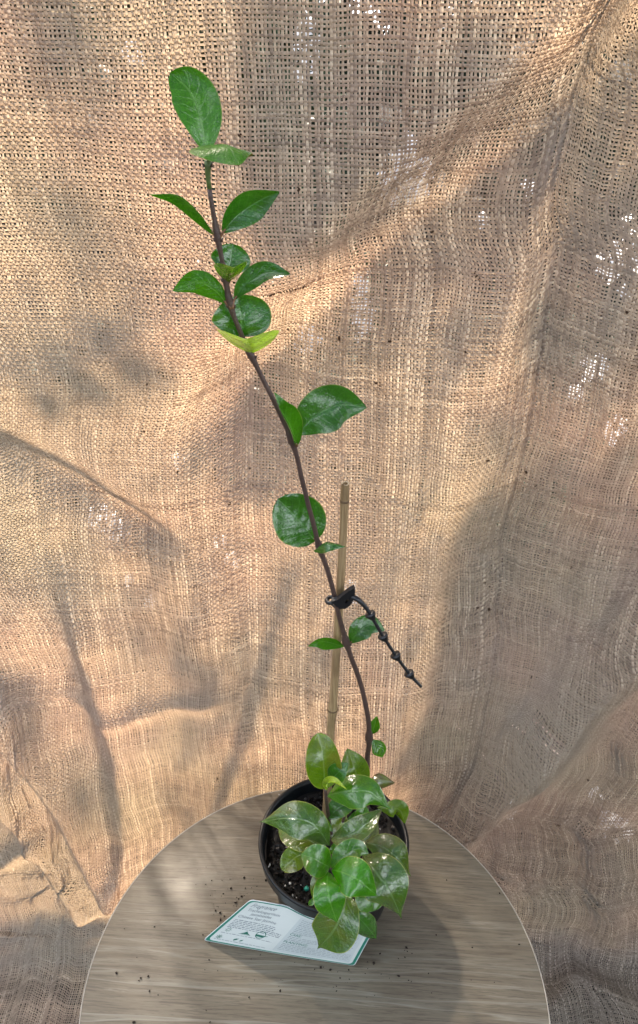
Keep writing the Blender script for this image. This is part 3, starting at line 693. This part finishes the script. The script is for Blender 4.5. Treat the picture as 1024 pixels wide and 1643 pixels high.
VL(D, [(477, 716, .432), (466, 685, .424), (450, 655, .418), (440, 629, .420)], 42, roll=-48, cup=.2, pet=(469, 708, .434))
VL('deep', [(478, 697, .434), (505, 668, .435), (545, 650, .436), (589, 654, .432)], 74, roll=0, cup=.08, wave=.03, pet=(470, 708, .434), label='broad dark leaf half way up the vine')
VL('deep', [(507, 868, .446), (480, 835, .448), (446, 800, .450)], 86, kind='round', cup=.06, crinkle=.022, pet=(512, 878, .440), label='round puckered leaf')
VL('deep', [(503, 884, .432), (520, 874, .426), (536, 873, .424), (554, 877, .424)], 24, roll=48, cup=-.18, crinkle=.03)
VL(D, [(552, 1038, .446), (530, 1031, .442), (512, 1030, .438), (494, 1037, .434)], 26, roll=40, cup=.1)
VL('deep', [(562, 1032, .450), (577, 1012, .452), (595, 1003, .454), (618, 1012, .452)], 36, roll=0, cup=.08, crinkle=.01, pet=(557, 1038, .448), label='leaf with a yellow tip behind the tie')
VL('mid', [(597, 1178, .458), (601, 1165, .460), (605, 1149, .461)], 18, cup=.12, crinkle=.04)
VL('mid', [(597, 1187, .457), (606, 1198, .455), (614, 1215, .452)], 24, cup=.12, crinkle=.06)

# ---- bushy shoots
def shoot(pts, r0, r1, n=30, m=MSTEM):
    t = MB(); t.tube(spline([atz(*q) for q in pts], n), list(np.linspace(r0, r1, n)), 9); return t.build('stem', m, plant)
shoot([(538, 1378, .070), (533, 1350, .105), (527, 1310, .150), (522, 1266, .200)], .0022, .0014)
shoot([(538, 1380, .070), (534, 1362, .110), (532, 1380, .140), (533, 1396, .160)], .0022, .0014)
shoot([(545, 1365, .070), (548, 1330, .115), (560, 1290, .150), (585, 1258, .165)], .0018, .0011)
shoot([(548, 1375, .070), (565, 1372, .110), (582, 1362, .125)], .0018, .0012)
shoot([(536, 1385, .070), (542, 1420, .100), (562, 1455, .110)], .0016, .0010)
# back and middle layers first
CL('olive', [(574, 1260, .160), (570, 1235, .178), (557, 1201, .190)], 48, kind='ell', roll=10, cup=.10)
CL('olive', [(521, 1266, .200), (520, 1235, .225), (517, 1205, .240), (509, 1176, .246)], 58, kind='obov', roll=-14, roll1=14, cup=.12, wave=.05, label='upright yellowish leaf at the back')
CL('deep', [(530, 1253, .215), (543, 1239, .228), (559, 1224, .236)], 32, roll=6, cup=.08)
CL('pale', [(523, 1268, .203), (526, 1255, .222), (538, 1254, .228), (557, 1267, .224)], 13, roll=30, cup=.2)
CL('russet', [(590, 1259, .160), (608, 1252, .165), (634, 1256, .158)], 25, roll=10, cup=-.15, edgecurl=.2, label='russet tinged leaf over the pot rim')
CL('olive', [(605, 1296, .150), (625, 1298, .155), (642, 1300, .150), (650, 1322, .128)], 28, roll=-10, cup=-.10)
CL('mid', [(525, 1277, .195), (555, 1270, .212), (595, 1272, .214), (630, 1301, .196)], 52, kind='tip', roll=8, cup=-.10, wave=.05, label='broad arching leaf')
CL('deep', [(527, 1314, .150), (545, 1295, .160), (574, 1290, .160)], 32, roll=0, cup=.10)
CL('olive', [(536, 1350, .115), (545, 1325, .125), (555, 1305, .130)], 32, roll=10, cup=.1)
CL('mid', [(578, 1322, .125), (582, 1305, .135), (586, 1290, .14)], 24, roll=-5, cup=.1)
CL('deep', [(556, 1345, .11), (566, 1325, .12), (572, 1300, .13)], 26, roll=-5, cup=.1)
CL('mid', [(534, 1334, .145), (518, 1322, .150), (506, 1308, .152), (497, 1294, .160)], 22, roll=-20, cup=.18, wave=.25)
CL('shiny', [(564, 1352, .130), (590, 1345, .135), (606, 1318, .140)], 30, roll=25, cup=.05)
CL('shiny', [(531, 1347, .160), (555, 1342, .172), (585, 1325, .182), (613, 1298, .186)], 38, kind='ell', roll=18, cup=.10, label='leaf with a silvery sheen')
CL('mid', [(537, 1378, .130), (539, 1364, .138), (538, 1349, .142)], 20, roll=20, cup=.1)
CL('olive', [(492, 1370, .130), (474, 1376, .132), (452, 1396, .128)], 38, kind='round', roll=0, cup=.06)
CL('olive', [(513, 1400, .125), (506, 1420, .128), (508, 1458, .112)], 20, kind='tip', roll=20, cup=.15, wave=.15, label='small leaf with a yellow brown edge')
CL('mid', [(505, 1440, .105), (501, 1447, .104), (495, 1452, .100)], 9, roll=0, cup=.1)
CL('shiny', [(529, 1357, .165), (505, 1325, .188), (465, 1312, .192), (415, 1319, .170)], 56, kind='tip', roll=-8, cup=-.08, wave=.08, label='broad leaf reaching over the left rim')
CL('shiny', [(524, 1368, .152), (500, 1350, .160), (466, 1335, .160), (446, 1328, .150)], 44, roll=0, cup=.08, wave=.05)
CL('shiny', [(585, 1352, .135), (612, 1358, .145), (638, 1376, .145), (660, 1407, .120)], 50, kind='tip', roll=4, cup=-.10, label='dark leaf reaching over the right rim')
CL('shiny', [(582, 1372, .145), (600, 1395, .155), (625, 1430, .150), (645, 1475, .118)], 76, kind='tip', roll=-6, cup=-.07, wave=.06, label='broad silvery leaf hanging over the right rim')
CL('mid', [(600, 1420, .122), (595, 1440, .120), (600, 1462, .11)], 52, kind='round', roll=5, cup=.06)
CL('deep', [(562, 1462, .105), (578, 1475, .098), (592, 1490, .085), (604, 1506, .066)], 36, kind='obov', roll=0, cup=-.10, edgecurl=.15, label='dark glossy leaf in front of the pot')
CL('shiny', [(558, 1432, .130), (550, 1462, .128), (534, 1495, .112), (509, 1523, .084)], 70, kind='tip', roll=6, cup=.09, wave=.05, label='bronzed glossy leaf hanging over the card')
CL('mid', [(531, 1392, .165), (553, 1372, .178), (575, 1362, .182), (592, 1370, .176)], 36, roll=14, cup=.08, wave=.05)
CL('bright', [(527, 1398, .165), (525, 1420, .172), (531, 1450, .165), (541, 1480, .142)], 52, kind='ell', roll=-4, cup=-.06, wave=.05, label='bright green leaf pointing down')
CL('mid', [(530, 1392, .165), (515, 1384, .176), (500, 1376, .180), (483, 1371, .176)], 48, kind='ell', roll=-6, cup=.07)
CL('bright', [(532, 1396, .168), (552, 1400, .182), (578, 1414, .184), (605, 1437, .168)], 60, kind='ell', roll=2, cup=-.06, label='bright green leaf at the front')

# ------------------------------------------------------------------ bamboo stake
def make_bamboo():
    m, nt, nn, ll, out = mat('bamboo'); co = objco(nt)
    l = noise(nt, mapping(nt, co, (1, 1, .04)), 900, 3); b2 = noise(nt, mapping(nt, co, (1, 1, .3)), 60, 3)
    c = ramp(nt, l, [(0.3, (0.22, 0.14, 0.07)), (0.7, (0.42, 0.30, 0.16))]); c = mixc(nt, ramp(nt, b2, [(.55, 0), (.72, .6)]), c, (0.16, 0.10, 0.05))
    p = N(nt, 'ShaderNodeBsdfPrincipled', Roughness=.38); ll.new(c, p.inputs['Base Color']); ll.new(p.outputs[0], out.inputs['Surface']); return m
MBAM = make_bamboo(); MBAMD = simple('bamboo_node', (0.13, 0.08, 0.045), .6, .3, .4, 200)
stake = empty('bamboo_stake'); tag(stake, 'slim weathered bamboo cane standing in the pot behind the vine', 'stake')
BP = [aty(523, 1328, .458), aty(530, 1180, .453), aty(534, 1135, .452), aty(541, 1030, .450), aty(547, 925, .449), aty(551, 850, .449), aty(554, 776, .449)]
bs = spline(BP, 60); br = np.linspace(.0043, .0029, 60)
def nearest(py): return int(np.argmin([abs((lambda q: 821.5 - FPX * ((q - H3) @ np.array([0, math.sin(PITCH), math.cos(PITCH)])) / ((q - H3) @ np.array([0, math.cos(PITCH), -math.sin(PITCH)])))(q) - py) for q in bs]))
for py_, amp in ((1137, .28), (806, .16), (950, .04)):
    k = nearest(py_)
    for j in range(-2, 3):
        if 0 <= k + j < 60: br[k + j] *= 1 + amp * math.exp(-(j / .9) ** 2)
t = MB(); t.tube(bs, list(br), 16, caps=False)
t.tube([bs[-1] + (bs[-1] - bs[-2]) * .02, bs[-1] - (bs[-1] - bs[-2]) * 1.2], [br[-1] * .62, br[-1] * .55], 16, caps=False)     # hollow bore
n0 = len(t.v); cane = t.build('cane', MBAM, stake)
t = MB(); R_ = br[-1]; top = bs[-1]; v = []
for k in range(16):
    q = 2 * math.pi * k / 16; j1 = rng.uniform(-.0004, .0012)
    v.append(top + np.array([math.cos(q) * R_, math.sin(q) * R_, j1])); v.append(top + np.array([math.cos(q) * R_ * .6, math.sin(q) * R_ * .6, j1 * .5]))
t.add(v, [(2 * k, 2 * ((k + 1) % 16), 2 * ((k + 1) % 16) + 1, 2 * k + 1) for k in range(16)])
t.tube([top - np.array([0, 0, .0015]), top - np.array([0, 0, .0022])], [R_ * .6, R_ * .1], 12)
t.build('cut_end', simple('cut_bamboo', (0.40, 0.32, 0.22), .8, .2, .5, 700), stake)
for py_ in (1137, 806):
    t = MB(); k = nearest(py_); c = bs[k]; ax = (bs[k + 1] - bs[k - 1]); ax /= np.linalg.norm(ax)
    t.tube([c - ax * .0011, c - ax * .0004, c + ax * .0004, c + ax * .0009], [br[k] * .99, br[k] * 1.06, br[k] * 1.05, br[k] * .98], 16, caps=False)
    t.build('node_ring', MBAMD, cane)

# ------------------------------------------------------------------ black plant tie
tie = empty('plant_tie'); tag(tie, 'black rubber plant tie holding the vine to the bamboo cane', 'plant tie')
vn = aty(531, 962, .442); bn_ = aty(546, 962, .449)
t = MB(); ring = []
for k in range(25):
    q = 2 * math.pi * k / 24; ring.append(vn + np.array([.0031 * math.cos(q), .0036 * math.sin(q), -.0003 + .0007 * math.cos(q)]))
t.tube(ring, .0017, 8, caps=False)
ring = []
for k in range(25):
    q = 2 * math.pi * k / 24; ring.append(aty(547, 966, .449) + np.array([.0062 * math.cos(q), .0064 * math.sin(q), .0012 * math.cos(q)]))
t.tube(ring, .0014, 8, caps=False)
t.build('loop', MTIE, tie)
# flat slotted head: closed outline with thickness and an eye
def prism(mb, outer, th, hole=None):
    o = [np.array(p) for p in outer]; d = np.array([0, -th, -th * .3]); n = len(o)
    if hole is None:
        mb.add([p - d / 2 for p in o] + [p + d / 2 for p in o], [tuple(range(n)), tuple(range(2 * n - 1, n - 1, -1))] + [(i, (i + 1) % n, n + (i + 1) % n, n + i) for i in range(n)])
    else:
        h = [np.array(p) for p in hole]; V_ = [p - d / 2 for p in o] + [p + d / 2 for p in o] + [p - d / 2 for p in h] + [p + d / 2 for p in h]; f = []
        for i in range(n):
            j = (i + 1) % n; f += [(i, j, n + j, n + i), (2 * n + j, 2 * n + i, 3 * n + i, 3 * n + j), (i, 2 * n + i, 2 * n + j, j), (n + j, 3 * n + j, 3 * n + i, n + i)]
        mb.add(V_, f)
t = MB()
OUT = [(532, 962), (541, 960), (551, 952), (560, 945), (568, 941), (570, 946), (569, 956), (566, 963), (560, 970), (553, 974), (546, 974), (538, 969)]
HOL = [(553.5, 964), (554, 963), (555, 961), (557, 959.5), (559, 958.5), (559.5, 959.5), (559, 961.5), (558, 963), (556.5, 964.5), (555.3, 965.3), (554.4, 965.3), (553.6, 964.8)]
prism(t, [aty(a, b_, .437) for a, b_ in OUT], .0034, [aty(a, b_, .437) for a, b_ in HOL])
t.build('slotted_head', MTIE, tie, smooth=False)
SPX = [(564, 958, .437), (573, 961, .434), (584, 971, .433), (594, 985, .432), (600, 996, .431), (613, 1018, .430), (634, 1050, .428), (656, 1080, .426), (676, 1102, .424)]
sp_ = spline([aty(*q) for q in SPX], 60)
t = MB(); t.tube(sp_, [.0022 - .0009 * min(1, i / 14) for i in range(60)], 9); t.build('strap', MTIE, tie)
for bx, by in ((594, 985), (614, 1018), (636, 1049), (657, 1079)):
    k = int(np.argmin([np.hypot(*((512 + FPX * (q[0]) / ((q - H3) @ np.array([0, math.cos(PITCH), -math.sin(PITCH)]))) - bx, (821.5 - FPX * ((q - H3) @ np.array([0, math.sin(PITCH), math.cos(PITCH)])) / ((q - H3) @ np.array([0, math.cos(PITCH), -math.sin(PITCH)]))) - by)) for q in sp_]))
    k = min(max(k, 1), 57); c = sp_[k]; ax = sp_[k + 1] - sp_[k - 1]; ax /= np.linalg.norm(ax)
    t = MB(); t.tube([c - ax * .0004, c, c + ax * .0012, c + ax * .0062, c + ax * .0068], [.0020, .0042, .0041, .0018, .0013], 14); t.build('barb', MTIE, tie)

# ------------------------------------------------------------------ plant label card
card = empty('plant_label_card'); tag(card, 'white printed plant label with a green border leaning against the pot', 'plant label')
BL = atz(326, 1508, .0006); BR = atz(569, 1549, .0006); TL = atz(402, 1443, .055)
TOPE = spline([atz(402, 1443, .055), atz(440, 1449, .055), atz(500, 1462, .056), atz(545, 1476, .056), atz(597, 1497, .054)], 60)
for k in range(60):
    dd = math.hypot(TOPE[k][0] - PX, TOPE[k][1] - PY)
    if dd < .0640: TOPE[k][1] = PY - math.sqrt(max(.0640 ** 2 - (TOPE[k][0] - PX) ** 2, 0))
TOPE = spline(TOPE[::6].tolist() + [TOPE[-1].tolist()], 60)
def card_pt(u, v, off=0.0):
    lo = BL + (BR - BL) * u; kk = min(max(u, 0), 1) * 59; k0 = min(int(kk), 58); hi = TOPE[k0] * (1 - kk + k0) + TOPE[k0 + 1] * (kk - k0)
    p = lo + (hi - lo) * v
    bow = math.sin(math.pi * u)
    p = p + np.array([0, -.0025, 0]) * bow * (1 - v) * (v + .3)
    nrm = np.cross(BR - BL, TL - BL); nrm /= np.linalg.norm(nrm)
    if nrm[2] < 0: nrm = -nrm
    return p + nrm * off
def in_round(u, v, r=.022, asp=2.3):
    """pull a point of the unit square inside rounded corners"""
    ru, rv = r, r * asp
    cu = min(max(u, ru), 1 - ru); cv_ = min(max(v, rv), 1 - rv); du, dv = (u - cu) / ru, (v - cv_) / rv; q = math.hypot(du, dv)
    m_ = max(abs(du), abs(dv))
    if q > 1e-9 and m_ > 0 and (abs(du) > 0 and abs(dv) > 0): return cu + du / q * m_ * ru, cv_ + dv / q * m_ * rv
    return u, v
def card_sheet(name, u0, u1, v0, v1, off, m, nu=48, nv=20, rr=.022, parent=card, thick=None):
    v = []; 
    for sgn in ((off,) if thick is None else (off, off - thick)):
        for j in range(nv + 1):
            for i in range(nu + 1):
                a, b_ = in_round(i / nu, j / nv, rr); v.append(card_pt(u0 + (u1 - u0) * a, v0 + (v1 - v0) * b_, sgn))
    W = nu + 1; f = [(j * W + i, j * W + i + 1, (j + 1) * W + i + 1, (j + 1) * W + i) for j in range(nv) for i in range(nu)]
    if thick is not None:
        o = W * (nv + 1); f += [tuple(q + o for q in g_[::-1]) for g_ in f]
        rim = [i for i in range(W)] + [j * W + nu for j in range(1, nv + 1)] + [nv * W + i for i in range(nu - 1, -1, -1)] + [j * W for j in range(nv - 1, 0, -1)]
        f += [(rim[k], rim[k] + o, rim[(k + 1) % len(rim)] + o, rim[(k + 1) % len(rim)]) for k in range(len(rim))]
    return mesh_obj(name, v, f, m, parent)
MCARD = simple('label_stock', (0.60, 0.64, 0.65), .32, .5, .03); MGRN = simple('label_green', (0.015, 0.17, 0.12), .35, .5, .1)
MINK = simple('label_ink', (0.20, 0.23, 0.25), .5, .3, .1); MPANEL = simple('label_panel', (0.44, 0.49, 0.49), .35, .5, .04)
MINKG = simple('label_ink_green', (0.03, 0.15, 0.11), .5, .3, .1); MINKL = simple('label_ink_light', (0.25, 0.29, 0.31), .5, .3, .1)
body = card_sheet('card', 0, 1, 0, 1, .0006, MCARD, thick=.0007)
card_sheet('border', .004, .994, .016, .990, .00072, MGRN, parent=body)
card_sheet('print_area', .022, .975, .040, .972, .00084, simple('label_face', (0.52, 0.56, 0.54), .32, .5, .03), parent=body, rr=.03)
card_sheet('panel', .445, .955, .075, .935, .00092, MPANEL, parent=body, rr=.01)
def card_text(s, u, v, hu, m, shear=0.0, name='lettering', squeeze=1.0):
    cu = bpy.data.curves.new('lettering', 'FONT'); cu.body = s; cu.size = 1.0; cu.shear = shear; cu.resolution_u = 3
    o = bpy.data.objects.new('lettering', cu); COL.objects.link(o); bpy.context.view_layer.update()
    me_ = bpy.data.meshes.new_from_object(o.evaluated_get(bpy.context.evaluated_depsgraph_get())); COL.objects.unlink(o); bpy.data.objects.remove(o)
    asp = 2.35
    for q in me_.vertices: q.co = Vector(card_pt(u + q.co.x * hu * squeeze, v + q.co.y * hu * asp, .00104))
    me_.materials.append(m); r = link(bpy.data.objects.new(name, me_), body); return r
card_text('Fragrance', .050, .865, .050, MINK, .35, 'title')
card_text('Trachelospermum', .060, .775, .034, MINK, 0, 'botanical_name')
card_text('jasminoides', .110, .700, .034, MINK, 0, 'botanical_name')
card_text('Chinese Star Jasmine', .042, .618, .034, MINK, 0, 'common_name')
def card_rules(u0, u1, vs, h, m, name, ragged=.2):
    mb = MB()
    for v in vs:
        u = u0; end = u1 - rng.uniform(0, ragged) * (u1 - u0) * (rng.random() < .35)
        while u < end:
            w = min(rng.uniform(.010, .034), end - u)
            if w > .003:
                hh_ = h * rng.uniform(.7, 1.1)
                mb.add([card_pt(u, v, .00100), card_pt(u + w, v, .00100), card_pt(u + w, v + hh_, .00100), card_pt(u, v + hh_, .00100)], [(0, 1, 2, 3)])
            u += w + .006
    return mb.build(name, m, body, smooth=False)
card_rules(.045, .42, np.arange(.555, .36, -.034), .014, MINK, 'small_print')
card_rules(.47, .93, np.arange(.885, .56, -.038), .013, MINKL, 'small_print')
card_text('CARE:', .465, .520, .032, MINKG, 0, 'heading')
card_rules(.47, .93, np.arange(.480, .38, -.038), .013, MINKL, 'small_print')
card_text('PLANTING:', .465, .325, .034, MINKG, 0, 'heading')
card_rules(.47, .94, np.arange(.285, .10, -.038), .013, MINKL, 'small_print')
# care symbols
def sym(poly, name='care_symbol'):
    mb = MB()
    for pg in poly:
        mb.add([card_pt(u, v, .00102) for u, v in pg], [tuple(range(len(pg)))])
    return mb.build(name, MINKG, body, smooth=False)
def ringp(cu, cv_, r, r2, n=14): return [[(cu + r * math.cos(a), cv_ + 2.35 * r * math.sin(a)), (cu + r * math.cos(b), cv_ + 2.35 * r * math.sin(b)), (cu + r2 * math.cos(b), cv_ + 2.35 * r2 * math.sin(b)), (cu + r2 * math.cos(a), cv_ + 2.35 * r2 * math.sin(a))] for a, b in ((2 * math.pi * k / n, 2 * math.pi * (k + 1) / n) for k in range(n))]
def rays(cu, cv_, r, r2, n=8, w=.12): return [[(cu + r * math.cos(a - w), cv_ + 2.35 * r * math.sin(a - w)), (cu + r2 * math.cos(a), cv_ + 2.35 * r2 * math.sin(a)), (cu + r * math.cos(a + w), cv_ + 2.35 * r * math.sin(a + w))] for a in (2 * math.pi * k / n for k in range(n))]
sym(ringp(.075, .33, .012, .0095) + rays(.075, .33, .015, .023, 8, .2))
sym(ringp(.065, .15, .006, .002) + rays(.065, .15, .010, .024, 9, .3))
sym([[(.165, .300), (.235, .300), (.215, .325), (.200, .365), (.185, .325)]] + [[(.155, .285), (.245, .285), (.235, .292), (.165, .292)]])
sym([[(.275, .300), (.320, .300), (.330, .345), (.270, .345)], [(.330, .33), (.350, .345), (.350, .352), (.328, .342)]] + ringp(.300, .345, .034, .029))
sym([[(.170, .120), (.185, .150), (.195, .185), (.175, .175), (.165, .150)], [(.205, .125), (.222, .140), (.228, .175), (.213, .160)]])
card_rules(.045, .40, (.245, .09), .012, MINKL, 'small_print', .1)

# ------------------------------------------------------------------ crumbs of potting mix on the table
t = MB()
CR = [(348, 1490), (340, 1495), (349, 1486), (353, 1464), (379, 1448), (388, 1438), (346, 1461), (336, 1512), (418, 1532), (248, 1487), (200, 1490), (226, 1569), (238, 1566), (223, 1573), (220, 1536), (187, 1561), (215, 1640), (240, 1590), (336, 1540), (331, 1621), (337, 1640), (427, 1412), (392, 1408),
      (717, 1412), (802, 1433), (640, 1566), (660, 1575), (505, 1555), (515, 1552), (530, 1556), (560, 1556), (600, 1545), (610, 1530), (652, 1520), (650, 1536), (371, 1425), (383, 1442), (360, 1470), (354, 1476), (326, 1500), (450, 1590), (400, 1600), (540, 1590), (700, 1500), (758, 1520), (833, 1515)]
for px, py in CR:
    q = atz(px, py, 0.0008); chunk(t, q, rng.uniform(.0006, .0014))
for _ in range(110):
    a, b_ = (rng.normal(375, 30), rng.normal(1440, 28)) if rng.random() < .5 else (rng.normal(560, 110), rng.normal(1560, 22))
    q = atz(a, b_, .0004)
    if math.hypot(q[0] - TX, q[1] - TY) < TR - .01 and math.hypot(q[0] - PX, q[1] - PY) > .06: chunk(t, q, rng.uniform(.00025, .0006))
cr = t.build('soil_crumbs', MCRUMB, smooth=False)
tag(cr, 'dark crumbs of potting mix scattered over the table top', 'crumbs', kind='stuff')
